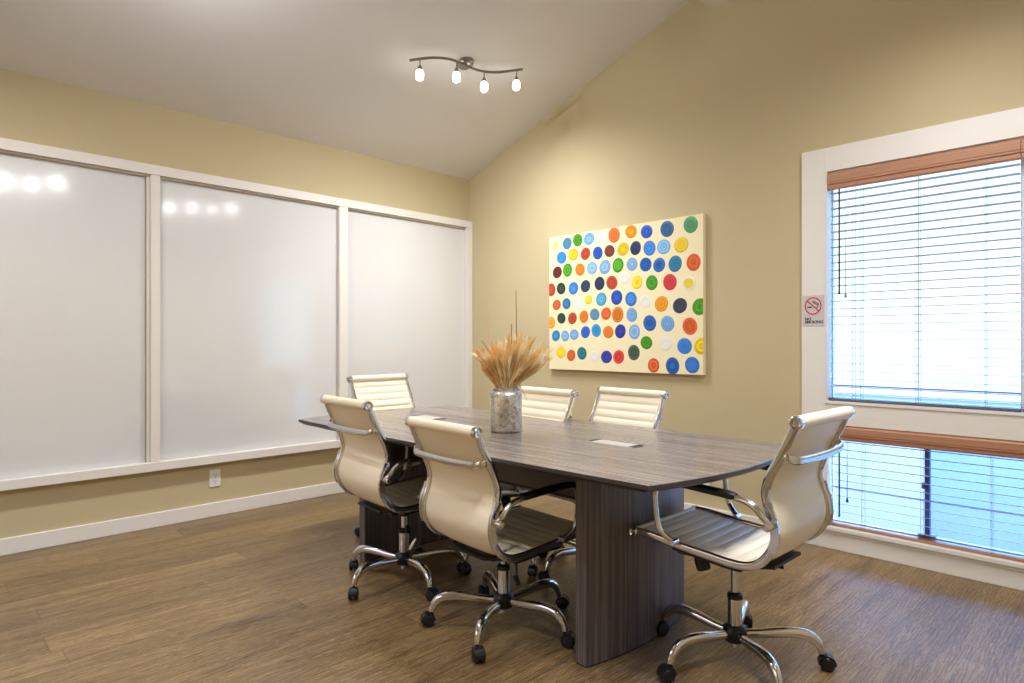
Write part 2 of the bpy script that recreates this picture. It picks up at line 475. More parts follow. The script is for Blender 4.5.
# ------------------------------------------------------------------ blinds
def blind(name, x0, x1, ztop, zbot, hval, label, wand=None, cord=None, ladders=(), proud=0.028, tas=None):
    r = empty(name, ((x0 + x1) / 2, 0.02, ztop))
    tag(r, label, 'window blind', 'wooden slat blinds on the back wall windows')
    def P(nm, mb, mat, par=None):
        o = mb.build(nm, mat); o.parent = r if par is None else par
        if par is None: o.matrix_parent_inverse = Matrix.Translation(-r.location)
        else: o.matrix_parent_inverse = Matrix.Identity(4)
        return o
    # valance: moulded board
    v = MB()
    zt = ztop; zb = ztop - hval
    prof = [(0.0, zb), (-proud * .55, zb), (-proud * .7, zb + hval * .08), (-proud * .7, zb + hval * .30), (-proud * .92, zb + hval * .34), (-proud * .92, zb + hval * .44),
            (-proud, zb + hval * .48), (-proud, zb + hval * .86), (-proud * .8, zb + hval * .93), (-proud * .8, zt), (0.0, zt)]
    A = [v.bm.verts.new((x0 + 0.001, y, z)) for y, z in prof]; B = [v.bm.verts.new((x1 - 0.001, y, z)) for y, z in prof]
    v.face(A); v.face(list(reversed(B)))
    for k in range(len(prof)): v.face((A[k], B[k], B[(k + 1) % len(prof)], A[(k + 1) % len(prof)]))
    P('valance', v, M['valance'])
    h = MB(); h.box(x0 + 0.006, x1 - 0.006, 0.004, 0.045, zb + 0.012, zt - 0.004, 0.002); P('head_rail', h, M['valance'])
    s = MB()
    z = zb - 0.002; n = 0
    zs = []
    pitch = 0.0438
    z = zbot + 0.035
    while z < zb + 0.008:
        zs.append(z); z += pitch
    for z in zs:
        # slightly crowned slat, 50 mm deep
        tl = 0.0055 if zbot < 0.5 else 0.0
        prof = [(-0.003, z + tl), (0.010, z + 0.0008 + tl * .5), (0.021, z + 0.0011), (0.032, z + 0.0008 - tl * .5), (0.045, z - tl)]
        top = [[s.bm.verts.new((x, y, zz + 0.0020)) for y, zz in prof] for x in (x0 + 0.007, x1 - 0.007)]
        bot = [[s.bm.verts.new((x, y, zz)) for y, zz in prof] for x in (x0 + 0.007, x1 - 0.007)]
        for k in range(4):
            s.face((top[0][k], top[1][k], top[1][k + 1], top[0][k + 1])); s.face((bot[0][k], bot[0][k + 1], bot[1][k + 1], bot[1][k]))
        s.face((top[0][0], bot[0][0], bot[1][0], top[1][0])); s.face((top[0][4], top[1][4], bot[1][4], bot[0][4]))
        for e in (0, 1):
            for k in range(4): s.face((top[e][k], top[e][k + 1], bot[e][k + 1], bot[e][k]))
    P('slats', s, M['slat'])
    br = MB(); br.box(x0 + 0.003, x1 - 0.003, -0.005, 0.047, zbot + 0.001, zbot + 0.014, 0.002); P('bottom_rail', br, M['valance'] if zbot < 0.5 else M['upper_rail'])
    for x in ladders:
        ld = MB()
        for dx in (0.0,):
            for y in (-0.0058, 0.0475):
                ld.sweep([(x, y, zbot + 0.008), (x, y, zb + 0.01)], 0.0011, 5)
        for z in zs: ld.sweep([(x, -0.0058, z - 0.002), (x, 0.0475, z - 0.002)], 0.0007, 4)
        P('ladder_cord', ld, M['cord'])
    if wand:
        x, zb2 = wand
        w = MB(); w.sweep([(x, -0.012, zb + 0.0), (x, -0.012, zb2)], 0.0045, 8); w.sweep([(x, -0.012, zb2 + .02), (x, -0.012, zb2)], 0.0056, 8)
        P('tilt_wand', w, M['wand'])
    if cord:
        x, zb2 = cord
        w = MB(); w.sweep([(x, -0.010, zb + 0.0), (x, -0.010, zb2 + 0.01)], 0.0011, 5); w.sweep([(x + .006, -0.010, zb + 0.0), (x + .003, -0.010, zb2 + 0.01)], 0.0011, 5)
        P('lift_cord', w, M['cord'])
        w = MB(); w.lathe([(0.0, 0.014), (0.004, 0.012), (0.007, -0.004), (0.0075, -0.012), (0.0, -0.014)], (x + .002, -0.010, zb2), 12)
        P('cord_tassel', w, M['wand'] if tas else M['cord'])
    return r
blind('window_blind', WX0 + 0.013, 3.994, UZ1 - 0.013, UZ0 + 0.014, 0.092,
      'brown wooden slat blind in the tall upper window, with dark tilt wand', wand=(3.196, 1.437), cord=(3.226, 1.43), ladders=(3.262, 3.303, 3.565, 3.575, 3.856))
blind('window_blind', 3.9945, WX1 - 0.013, UZ1 - 0.013, UZ0 + 0.014, 0.092,
      'second brown slat blind of the upper window, cut by the right edge of the photo', ladders=(4.12, 4.36, 4.6))
blind('window_blind', WX0 + 0.013, WX1 - 0.013, LZ1 + 0.001, LZ0, 0.082,
      'brown wooden slat blind in the low window just above the floor', wand=(3.196, 0.19), cord=(3.235, 0.29), ladders=(3.31, 3.587, 3.879, 4.2, 4.5), tas=True)

# ------------------------------------------------------------------ whiteboards with white frame on the left wall
FZ0, FZ1 = 0.362, 2.278
BOARDS = [(-4.9, -2.672), (-2.595, -1.353), (-1.276, -0.067)]
fr = empty('board_frame', (0, -2.6, FZ0))
tag(fr, 'long white painted wooden frame around three whiteboards on the left wall', 'wall frame')
def fpart(name, mb, mat, rt=fr):
    o = mb.build(name, mat); o.parent = rt; o.matrix_parent_inverse = Matrix.Translation(-rt.location); return o
FD = 0.052
b = MB(); b.box(0.0, FD, -5.0, -0.001, FZ1 - 0.062, FZ1, 0.003); fpart('top_rail', b, M['trim'])
b = MB(); b.box(0.0, FD + 0.004, -5.0, -0.001, FZ0, FZ0 + 0.055, 0.003); fpart('bottom_rail', b, M['trim'])
for (y0, y1) in ((-2.650, -2.597), (-1.351, -1.278), (-0.066, -0.001), (-5.0, -4.93)):
    b = MB(); b.box(0.0, FD - 0.002, y0, y1, FZ0 + 0.055, FZ1 - 0.062, 0.003); fpart('upright', b, M['trim'])
b = MB(); b.box(0.0, 0.03, -2.668, -2.651, FZ0 + 0.055, FZ1 - 0.075, 0.002); fpart('inner_moulding', b, M['trim'])
b = MB(); b.box(0.0, 0.032, -5.0, -0.066, FZ1 - 0.074, FZ1 - 0.0625, 0.002); fpart('inner_moulding', b, M['trim'])
labs = ['large glossy whiteboard panel at the far left of the wall, cut by the photo edge',
        'glossy whiteboard panel in the middle of the three, reflecting the window',
        'whiteboard panel nearest the room corner, greyest of the three']
for (y0, y1), lb in zip(BOARDS, labs):
    b = MB(); b.box(0.001, 0.012, y0 + 0.0015, y1 - 0.0015, FZ0 + 0.056, FZ1 - 0.0755, 0.001)
    o = b.build('whiteboard', M['board']); tag(o, lb, 'whiteboard', 'whiteboards on the left wall')

# ------------------------------------------------------------------ power outlets
def outlet(loc, rz, label):
    r = empty('power_outlet', loc, rz)          # local -y faces the room
    tag(r, label, 'power outlet', 'wall outlets')
    p = MB(); p.box(-0.036, 0.036, -0.007, 0, -0.058, 0.058, 0.003); p.build('cover_plate', M['plastic'], r)
    for dz in (-0.02, 0.02):
        q = MB(); q.lathe([(0, 0.0), (0.0165, 0.0), (0.0165, 0.0025), (0.0, 0.0025)], (0, 0, 0), 20, Matrix.Translation((0, -0.0071, dz)) @ Matrix.Rotation(PI / 2, 4, 'X'))
        s_ = q.build('socket', M['plastic'], r)
        q = MB()
        for dx in (-0.006, 0.006): q.box(dx - 0.0012, dx + 0.0012, -0.0104, -0.0096, dz - 0.001, dz + 0.008)
        q.lathe([(0, 0), (0.0025, 0), (0.0025, 0.0008), (0, 0.0008)], (0, 0, 0), 10, Matrix.Translation((0, -0.0096, dz - 0.008)) @ Matrix.Rotation(PI / 2, 4, 'X'))
        q.build('slots', M['slot'], s_)
    q = MB(); q.lathe([(0, 0), (0.003, 0), (0.002, 0.0012), (0, 0.0012)], (0, 0, 0), 10, Matrix.Translation((0, -0.007, 0)) @ Matrix.Rotation(PI / 2, 4, 'X')); q.build('screw', M['steel'], r)
outlet((0.0, -2.251, 0.255), PI / 2, 'white duplex power outlet on the left wall below the whiteboards')
outlet((2.372, 0.0, 0.250), 0.0, 'white duplex power outlet on the back wall seen beneath the table corner')

# ------------------------------------------------------------------ no smoking sign
sg = empty('no_smoking_sign', (3.060, -0.022, 1.350))
tag(sg, 'small square no smoking sign stuck on the white window casing', 'sign')
M['signplate'] = simple('sign_plate', (200, 196, 196), 0.35)
M['red'] = simple('sign_red', (205, 40, 44), 0.4)
M['ink'] = simple('sign_black', (24, 24, 30), 0.5)
b = MB(); b.box(-0.0605, 0.0605, -0.003, 0, -0.088, 0.088, 0.001); b.build('sign_plate', M['signplate'], sg)
b = MB()
circ = [(0.043 * math.cos(a), -0.0036, 0.027 + 0.047 * math.sin(a)) for a in [2 * PI * k / 40 for k in range(40)]]
b.sweep(circ, 1.0, section=[(0.0032, 0.0006), (-0.0032, 0.0006), (-0.0032, -0.0006), (0.0032, -0.0006)], closed=True, smooth=False)
mt = Matrix.Translation((0, -0.0036, 0.027)) @ Matrix.Rotation(math.radians(43), 4, 'Y')
b.box(-0.044, 0.044, -0.0006, 0.0006, -0.0034, 0.0034, mat=mt)
b.build('prohibition_ring', M['red'], sg)
b = MB()
b.box(-0.031, -0.006, -0.0034, -0.0028, 0.0165, 0.0235)
b.box(0.018, 0.028, -0.0034, -0.0028, 0.017, 0.022)
sm = [(0.024 , 0.024), (0.025, 0.033), (0.017, 0.037), (0.009, 0.040), (0.003, 0.046), (-0.003, 0.053)]
b.sweep([(x, -0.0033, z) for x, z in sm], 0.0020, 6)
b.sweep([(x + 0.005, -0.0033, z + 0.006) for x, z in sm], 0.0020, 6)
b.build('cigarette_symbol', M['ink'], sg)
def text_mesh(name, body, size, parent, loc, mat):
    cu = bpy.data.curves.new(name, 'FONT'); cu.body = body; cu.size = size; cu.extrude = 0.0003; cu.offset = 0.0007
    cu.space_line = 0.8
    ob = bpy.data.objects.new(name, cu); col.objects.link(ob)
    dg = bpy.context.evaluated_depsgraph_get(); dg.update()
    me = bpy.data.meshes.new_from_object(ob.evaluated_get(dg)); bpy.data.objects.remove(ob)
    me.materials.clear(); me.materials.append(mat)
    o = bpy.data.objects.new(name, me); link(o, parent); o.location = loc; o.rotation_euler = (PI / 2, 0, 0)
    return o
text_mesh('lettering', 'NO\nSMOKING', 0.0225, sg, (-0.046, -0.0032, -0.055), M['ink'])

# ------------------------------------------------------------------ painting of coloured dots
PX0, PX1, PZ0, PZ1, PD = 1.030, 2.378, 0.954, 2.008, 0.036
pal = {'py': (226, 214, 120), 'sb': (70, 130, 165), 'gr': (66, 150, 20), 'lb': (118, 172, 222), 'wh': (232, 230, 222), 'or': (222, 98, 40), 'oy': (236, 160, 16),
       'rb': (22, 84, 190), 'db': (22, 84, 140), 'mg': (70, 155, 90), 'cb': (40, 140, 210), 'ye': (236, 200, 24), 'br': (176, 62, 34), 'bn': (118, 56, 40), 'nv': (36, 52, 92),
       'bl': (52, 126, 214), 'mr': (98, 34, 24), 'pb': (134, 176, 226), 'dd': (18, 92, 178), 'tb': (40, 126, 176), 'dg': (38, 62, 54), 'cr': (204, 56, 66), 'dn': (38, 62, 92),
       'lc': (84, 168, 214), 'ds': (52, 64, 88), 'sl': (82, 128, 160), 'on': (206, 118, 24), 'nb': (34, 54, 160), 'te': (26, 116, 132), 'rd': (206, 50, 50), 'gs': (62, 84, 74),
       'yc': (232, 228, 216), 'oo': (230, 124, 24)}
D = [(1.099, 1.941, 'py', .7), (1.219, 1.942, 'sb', 1), (1.325, 1.956, 'gr', 1), (1.435, 1.953, 'lb', 1.05), (1.556, 1.95, 'wh', 1), (1.668, 1.953, 'or', 1.1), (1.816, 1.961, 'oy', 1.05), (1.947, 1.943, 'rb', 1), (2.11, 1.941, 'db', 1.1), (2.288, 1.947, 'mg', 1.12),
 (1.161, 1.837, 'cb', 1.05), (1.282, 1.848, 'ye', 1), (1.401, 1.843, 'br', 1), (1.518, 1.837, 'rb', 1), (1.627, 1.841, 'bn', .95), (1.748, 1.842, 'ye', 1.05), (1.855, 1.838, 'nv', 1), (1.97, 1.825, 'bl', 1.05), (2.084, 1.822, 'lb', 1.08), (2.218, 1.821, 'ye', 1.1),
 (1.116, 1.724, 'mr', 1), (1.222, 1.733, 'gr', 1), (1.348, 1.727, 'oo', 1), (1.465, 1.729, 'pb', 1), (1.585, 1.726, 'pb', 1.08), (1.703, 1.729, 'gr', 1.05), (1.825, 1.726, 'pb', 1), (1.939, 1.714, 'dd', 1), (2.048, 1.701, 'dd', 1), (2.172, 1.698, 'tb', 1.1), (2.309, 1.696, 'or', 1.12),
 (1.050, 1.589, 'br', 1), (1.156, 1.593, 'dg', .95), (1.282, 1.587, 'bl', 1), (1.401, 1.596, 'dn', 1), (1.535, 1.608, 'nv', 1.02), (1.648, 1.606, 'br', 1.05), (1.761, 1.635, 'wh', .95), (1.868, 1.593, 'ye', .9), (1.989, 1.583, 'gr', 1.03), (2.132, 1.577, 'cr', 1.12), (2.273, 1.559, 'yc', 1.1),
 (1.11, 1.466, 'or', .9), (1.212, 1.471, 'tb', .92), (1.328, 1.47, 'wh', .95), (1.431, 1.491, 'ye', .68), (1.552, 1.489, 'lc', 1.05), (1.691, 1.495, 'rb', 1.1), (1.816, 1.478, 'bl', 1.05), (1.934, 1.454, 'wh', .95), (2.066, 1.432, 'oy', 1.08), (2.208, 1.414, 'ds', 1.12), (2.353, 1.401, 'gr', 1.12),
 (1.050, 1.326, 'oy', .95), (1.159, 1.358, 'dg', .9), (1.272, 1.355, 'br', .92), (1.386, 1.364, 'oo', .92), (1.489, 1.378, 'sl', .95), (1.596, 1.38, 'or', .95), (1.7, 1.37, 'on', 1.1), (1.823, 1.364, 'lb', 1), (1.972, 1.302, 'dd', 1.12), (2.114, 1.295, 'lb', 1.1), (2.282, 1.275, 'or', 1.15),
 (1.102, 1.221, 'cb', .9), (1.198, 1.219, 'lb', .88), (1.29, 1.228, 'lb', .9), (1.401, 1.246, 'rb', .95), (1.504, 1.257, 'cb', .95), (1.615, 1.244, 'oo', .95), (1.723, 1.248, 'nb', 1), (1.845, 1.243, 'pb', 1.03), (1.945, 1.166, 'gr', 1), (2.097, 1.159, 'wh', 1.03), (2.243, 1.143, 'bl', 1.12), (2.366, 1.143, 'ye', 1.1),
 (1.153, 1.089, 'ye', .95), (1.259, 1.067, 'or', .9), (1.366, 1.084, 'te', 1), (1.484, 1.062, 'wh', .85), (1.599, 1.06, 'nb', 1.03), (1.709, 1.062, 'rd', 1.05), (1.84, 1.095, 'gs', 1.08), (2.003, 1.008, 'or', 1.0), (2.152, 1.009, 'dd', 1.12), (2.299, 1.018, 'bl', 1.15)]
pt = empty('dot_painting', ((PX0 + PX1) / 2, 0, PZ0))
tag(pt, 'large cream canvas covered in rows of coloured paint dots on the back wall', 'painting')
def ppart(name, mb, mats):
    o = mb.build(name, mats, recalc=False); o.parent = pt; o.matrix_parent_inverse = Matrix.Translation(-pt.location); return o
b = MB(); b.box(PX0, PX1, -PD, -0.0005, PZ0, PZ1, 0.002); ppart('canvas', b, simple('cream_canvas', (240, 229, 190), 0.7, spec=0.2, var=0.03, vscale=14, bump=0.2, bscale=400))
t = NT('dot_paint'); at = t.n('ShaderNodeAttribute', attribute_name='paint'); t.set(color=at.outputs['Color'], rough=0.35); M['dot'] = t.m
random.seed(4)
b = MB(); cl = b.bm.loops.layers.float_color.new('paint')
for (x, z, c, s) in D:
    R = 0.0475 * s
    c0 = lin(pal[c]); rings = [1.0, 0.86, 0.70, 0.54, 0.38, 0.22, 0.0]
    n = 28; prev = None
    ey = random.uniform(0.96, 1.08)
    tone = [random.uniform(0.72, 1.0)] + [random.choice((0.78, 0.95, 1.0, 1.28)) for _ in range(5)]
    if c in ('wh', 'yc', 'py'): tone = [0.97, 1.0, 0.94, 1.0, 0.95, 1.02]
    for ri, q in enumerate(rings):
        y = -PD - 0.0008 - 0.0012 * (1 - abs(q - 0.6))
        ring = []
        for k in range(n if q > 0 else 1):
            a = 2 * PI * k / n
            rr = R * q * (1 + 0.03 * math.sin(2 * a + x * 40) )
            ring.append(b.bm.verts.new((min(max(x + rr * math.cos(a), PX0 + 0.0005), PX1 - 0.0005), y if q < 1 else -PD - 0.0001, min(max(z + rr * ey * math.sin(a), PZ0 + 0.0005), PZ1 - 0.0005))))
        if prev is not None:
            kk = tone[ri - 1]
            cc = tuple(min(1.0, v * kk + (0.04 * (kk - 1) if kk > 1 else 0)) for v in c0[:3]) + (1,)
            if c == 'yc' and ri >= 3: cc = lin((232, 206, 60))
            for k in range(n):
                if len(ring) > 1: vs = (prev[k], ring[k], ring[(k + 1) % n], prev[(k + 1) % n])
                else: vs = (prev[k], ring[0], prev[(k + 1) % n])
                if len(set((round(v.co.x, 5), round(v.co.z, 5)) for v in vs)) < 3: continue
                f = b.face(vs, True)
                if f:
                    for lp in f.loops: lp[cl] = cc
        prev = ring
bmesh.ops.recalc_face_normals(b.bm, faces=b.bm.faces)
ppart('painted_dots', b, M['dot'])

# ------------------------------------------------------------------ conference table
TX, TY = 2.235, -1.655
tb = empty('conference_table', (TX, TY, 0))
tag(tb, 'boat-shaped grey wood-grain conference table on two curved panel legs', 'table')
hx, hy = 1.135, 0.535
def outline(inset=0.0):
    P = []
    n = 24
    X, Y = hx - inset, hy - inset
    for k in range(n):      # near long side, left to right
        u = -1 + 2 * k / n; P.append((X * u, -(Y + 0.022 * (1 - u * u))))
    for k in range(n):      # right end bulge
        u = -1 + 2 * k / n; P.append((X + 0.088 * (1 - u * u), Y * u))
    for k in range(n):
        u = 1 - 2 * k / n; P.append((X * u, (Y + 0.022 * (1 - u * u))))
    for k in range(n):
        u = 1 - 2 * k / n; P.append((-X - 0.10 * (1 - u * u), Y * u))
    return P
b = MB()
layers = [(0.0015, 0.740), (0.0, 0.7385), (0.0, 0.727), (0.022, 0.712), (0.03, 0.710)]
rings = [[b.bm.verts.new((x, y, z)) for x, y in outline(i)] for i, z in layers]
b.face(rings[0])
b.mi = 1
for A, B in zip(rings, rings[1:]):
    n = len(A)
    for k in range(n): b.face((A[k], B[k], B[(k + 1) % n], A[(k + 1) % n]))
b.face(list(reversed(rings[-1])))
b.build('tabletop', [M['top'], M['edge']], tb)
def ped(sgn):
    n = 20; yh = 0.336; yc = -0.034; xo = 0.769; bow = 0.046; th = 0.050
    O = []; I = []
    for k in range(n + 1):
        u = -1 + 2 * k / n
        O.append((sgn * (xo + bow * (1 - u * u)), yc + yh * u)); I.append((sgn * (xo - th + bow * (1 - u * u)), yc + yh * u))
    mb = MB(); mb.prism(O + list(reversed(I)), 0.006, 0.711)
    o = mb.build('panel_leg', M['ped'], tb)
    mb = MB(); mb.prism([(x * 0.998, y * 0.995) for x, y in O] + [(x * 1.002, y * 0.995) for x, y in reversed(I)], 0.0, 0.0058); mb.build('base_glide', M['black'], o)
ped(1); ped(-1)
b = MB(); b.box(-0.74, 0.74, -0.012, 0.012, 0.49, 0.711, 0.001); b.build('modesty_panel', M['modesty'], tb)
b = MB(); b.box(-0.73, 0.73, 0.013, 0.085, 0.47, 0.484, 0.001); b.box(-0.73, 0.73, 0.075, 0.085, 0.484, 0.52, 0.001); b.build('cable_tray', M['edge'], tb)
M['hatch'] = simple('silver_hatch', (205, 200, 196), 0.35, metal=0.3)
for gx in (1.535, 2.833):
    gx -= TX; gy = -1.624 - TY
    b = MB(); b.box(gx - 0.118, gx + 0.118, gy - 0.04, gy + 0.04, 0.7395, 0.7425, 0.0008)
    h = b.build('cable_hatch', M['hatch'], tb)
    for s in (-1, 1):
        b = MB(); b.box(gx + s * 0.108 - 0.012, gx + s * 0.108 + 0.012, gy - 0.036, gy + 0.036, 0.7426, 0.7436, 0.0003)
        b.build('brush_slot', M['slot'], h)

# ------------------------------------------------------------------ office chair
PROF = [(.285, .463), (.245, .463), (.19, .459), (.10, .450), (0, .443), (-.09, .437), (-.15, .441), (-.195, .463), (-.227, .503), (-.243, .55), (-.238, .60), (-.222, .645), (-.213, .69), (-.225, .74), (-.252, .795), (-.283, .860), (-.306, .915)]
PP = catmull([(a, 0, z) for a, z in PROF], 8)
cum = [0.0]
for p, q in zip(PP, PP[1:]): cum.append(cum[-1] + (q - p).length)
def at_len(s):
    s = min(max(s, 0), cum[-1] - 1e-6)
    for i in range(len(cum) - 1):
        if cum[i + 1] >= s:
            t = (s - cum[i]) / (cum[i + 1] - cum[i]); p = PP[i].lerp(PP[i + 1], t)
            tg = (PP[min(i + 2, len(PP) - 1)] - PP[max(i - 1, 0)]).normalized()
            return p, tg
def sheet(mb, s0, s1, half, ribs=True, pitch=0.046):
    """padded sling following the profile; channels on the sitter's side"""
    n = int((s1 - s0) / 0.0046)
    top, bot = [], []
    ys = [-1, -0.985, -0.94, -0.5, 0, 0.5, 0.94, 0.985, 1]
    for i in range(n + 1):
        s = s0 + (s1 - s0) * i / n
        p, t = at_len(s); nr = Vector((t.z, 0, -t.x))
        w = abs(math.sin(PI * s / pitch)) ** 0.45
        ra, rb = [], []
        for y in ys:
            e = 1 - abs(y) ** 12
            up = (0.0025 + 0.0085 * w) * (0.25 + 0.75 * e) if ribs else 0.006 * (0.3 + .7 * e)
            sag = -0.006 * (1 - y * y)
            ra.append(mb.bm.verts.new(p + nr * (up + sag) + Vector((0, y * half, 0))))
            rb.append(mb.bm.verts.new(p + nr * (-0.005 * (0.3 + 0.7 * e) + sag) + Vector((0, y * half, 0))))
        top.append(ra); bot.append(rb)
    for i in range(n):
        for k in range(len(ys) - 1):
            mb.face((top[i][k], top[i][k + 1], top[i + 1][k + 1], top[i + 1][k]), True)
            mb.face((bot[i][k], bot[i + 1][k], bot[i + 1][k + 1], bot[i][k + 1]), True)
        mb.face((top[i][0], top[i + 1][0], bot[i + 1][0], bot[i][0])); mb.face((top[i][-1], bot[i][-1], bot[i + 1][-1], top[i + 1][-1]))
    for i in (0, n):
        for k in range(len(ys) - 1): mb.face((top[i][k], bot[i][k], bot[i][k + 1], top[i][k + 1]))
HW = 0.206; RS = 0.218
SB = next(c for c, p in zip(cum, PP) if p.z > 0.468 and p.x < -0.1)

def make_chair():
    r = empty('office_chair')
    m = MB(); sheet(m, 0.012, SB, HW)
    m.sweep([(0.285, -HW, 0.461), (0.285, HW, 0.461)], 0.0145, 16)
    m.build('seat', M['ivory'], r)
    m = MB(); sheet(m, SB + 0.0005, cum[-1] - 0.004, HW)
    m.sweep([(-.311, -HW - 0.004, .921), (-.311, HW + 0.004, .921)], 0.0215, 20)
    m.build('backrest', M['ivory'], r)
    sec = []
    for k in range(16):
        a = 2 * PI * k / 16; c, s = math.cos(a), math.sin(a)
        sec.append((0.0095 * math.copysign(abs(c) ** .7, c), 0.0145 * math.copysign(abs(s) ** .7, s)))
    for sd in (-1, 1):
        m = MB()
        m.sweep([(p.x, sd * RS, p.z) for p in PP], 1.0, section=sec, up=(0, 1, 0))
        for (a, z, rr) in ((0.287, 0.461, 0.0165), (-.311, .921, 0.0215)):   # round end caps of the rolls
            mt = rot_between((a, sd * (HW + 0.003), z), (0, sd, 0))
            m.lathe([(0, 0), (rr, 0), (rr, 0.020), (rr * .82, 0.024), (rr * .55, 0.022), (rr * .5, 0.019), (rr * .3, 0.019), (rr * .25, 0.022), (0, 0.022)], (0, 0, 0), 20, mt)
        fr_ = m.build('side_rail', M['chrome'], r)
        # flat bracket plate that carries the arm
        m = MB()
        pl = [(p.x - 0.004, sd * (RS + 0.0105), p.z) for p in PP if 0.505 < p.z < 0.665 and p.x < -0.1]
        m.sweep(pl, 1.0, section=[(0.003, 0.014), (-0.003, 0.014), (-0.003, -0.014), (0.003, -0.014)], up=(0, 1, 0), smooth=False)
        m.build('arm_bracket', M['chrome'], fr_)
        # armrest
        Y = sd * 0.257
        path = catmull([(-.234, sd * 0.232, .592), (-.236, sd * 0.246, .600), (-.222, Y, .618), (-.198, Y, .645), (-.165, Y, .661), (-.12, Y, .667), (-.03, Y, .672), (.06, Y, .676), (.125, Y, .676), (.160, Y, .662), (.171, Y, .630), (.170, Y, .585), (.163, Y, .535), (.152, Y, .503), (.130, sd * 0.247, .480), (.108, sd * 0.235, .466)], 5)
        m = MB()
        m.sweep(path, [0.0105] * len(path), 12)
        mt = rot_between((-.236, sd * 0.222, .592), (0, sd, 0)); m.lathe([(0, 0), (0.0125, 0), (0.0125, 0.045), (0.009, 0.049), (0, 0.049)], (0, 0, 0), 14, mt)
        mt = rot_between((.108, sd * 0.218, .463), (0, sd, 0)); m.lathe([(0, 0), (0.0115, 0), (0.0115, 0.034), (0, 0.036)], (0, 0, 0), 14, mt)
        am = m.build('armrest', M['chrome'], r)
        m = MB()
        pp = [p for p in path if p.z > 0.6655]
        psec = []
        for k in range(14):
            a = 2 * PI * k / 14; c, s = math.cos(a), math.sin(a)
            psec.append((0.018 * math.copysign(abs(c) ** .6, c), 0.0125 * math.copysign(abs(s) ** .6, s)))
        m.sweep([(p.x, p.y, p.z + 0.0045) for p in pp], [0.75] + [1.0] * (len(pp) - 2) + [0.75], section=psec, up=(0, 1, 0))
        m.build('arm_pad', M['pad'], am)
    # chrome bar across the back
    br = catmull([(-.262, -RS + .002, .814), (-.278, -RS - 0.003, .809), (-.292, -RS + 0.004, .804), (-.300, -RS + 0.030, .799), (-.305, -.10, .796), (-.306, 0, .795), (-.305, .10, .796), (-.300, RS - 0.030, .799), (-.292, RS - 0.004, .804), (-.278, RS + 0.003, .809), (-.262, RS - .002, .814)], 6)
    m = MB(); sec2 = []
    for k in range(12):
        a = 2 * PI * k / 12; c, s = math.cos(a), math.sin(a)
        sec2.append((0.0145 * math.copysign(abs(c) ** .8, c), 0.006 * math.copysign(abs(s) ** .8, s)))
    m.sweep(br, 1.0, section=sec2, up=(0, 0, 1))
    m.build('back_bar', M['chrome'], r)
    # mechanism under the seat
    m = MB()
    m.box(-0.105, 0.095, -0.062, 0.062, 0.372, 0.412, 0.010)
    for a in (0.085, -0.10):
        pts = [(a, -0.212, .431), (a, -0.17, .424), (a, -0.06, .402), (a, 0.06, .402), (a, 0.17, .424), (a, 0.212, .431)]
        m.sweep(pts, 1.0, section=[(0.010, 0.022), (-0.010, 0.022), (-0.010, -0.022), (0.010, -0.022)], up=(0, 0, 1), smooth=False)
    for sd in (-1, 1):
        m.sweep([(p.x, sd * (RS - 0.008), p.z - 0.016) for p in PP if -0.13 < p.x < 0.13 and p.z < 0.47], 1.0, section=[(0.010, 0.006), (-0.010, 0.006), (-0.010, -0.006), (0.010, -0.006)], up=(0, 1, 0), smooth=False)
    m.sweep([(-0.09, -.12, .405), (-0.175, -.10, .418), (-0.175, .10, .418), (-0.09, .12, .405)], 1.0, section=[(0.005, 0.02), (-0.005, 0.02), (-0.005, -0.02), (0.005, -0.02)], up=(0, 0, 1), smooth=False)
    m.lathe([(0.034, 0.375), (0.03, 0.352), (0.022, 0.345), (0, 0.345)], (0, 0, 0), 20)
    mec = m.build('tilt_mechanism', M['blackmetal'], r)
    m = MB(); mt = Matrix.Translation((0.075, 0.10, 0.368)) @ Matrix.Rotation(math.radians(18), 4, 'Y')
    m.lathe([(0, -0.028), (0.023, -0.026), (0.026, -0.018), (0.026, 0.016), (0.021, 0.024), (0.008, 0.026), (0.008, 0.045), (0, 0.045)], (0, 0, 0), 14, mt, smooth=False)
    m.box(0.06, 0.09, 0.0, 0.10, 0.395, 0.407, 0.003)
    m.build('tension_knob', M['black'], r)
    m = MB()
    m.sweep(catmull([(-0.02, -0.05, .392), (-0.05, -0.13, .388), (-0.075, -0.165, .370), (-0.085, -0.175, .350)], 5), 0.0042, 8)
    mt = Matrix.Translation((-0.088, -0.182, 0.334)) @ Matrix.Rotation(math.radians(62), 4, 'X')
    m.box(-0.010, 0.010, -0.020, 0.020, -0.004, 0.004, 0.002, mat=mt)
    m.build('height_lever', M['black'], r)
    # base
    m = MB()
    m.lathe([(0, 0.365), (0.014, 0.365), (0.014, 0.238), (0, 0.238)], (0, 0, 0), 20)
    g = m.build('gas_lift', M['chrome'], r)
    m = MB(); m.lathe([(0.0, 0.256), (0.020, 0.256), (0.0275, 0.250), (0.0275, 0.234), (0.0, 0.234)], (0, 0, 0), 24); m.build('lift_collar', M['black'], g)
    m = MB(); m.lathe([(0.0, 0.2335), (0.0255, 0.2335), (0.0255, 0.128), (0.0, 0.128)], (0, 0, 0), 24); m.lathe([(0, 0.083), (0.017, 0.083), (0.017, 0.058), (0, 0.056)], (0, 0, 0), 16)
    m.build('lift_sleeve', M['chrome'], g)
    m = MB(); m.lathe([(0, 0.140), (0.030, 0.140), (0.040, 0.130), (0.043, 0.115), (0.043, 0.092), (0.036, 0.080), (0.0, 0.080)], (0, 0, 0), 28)
    hub = m.build('star_base', M['black'], r)
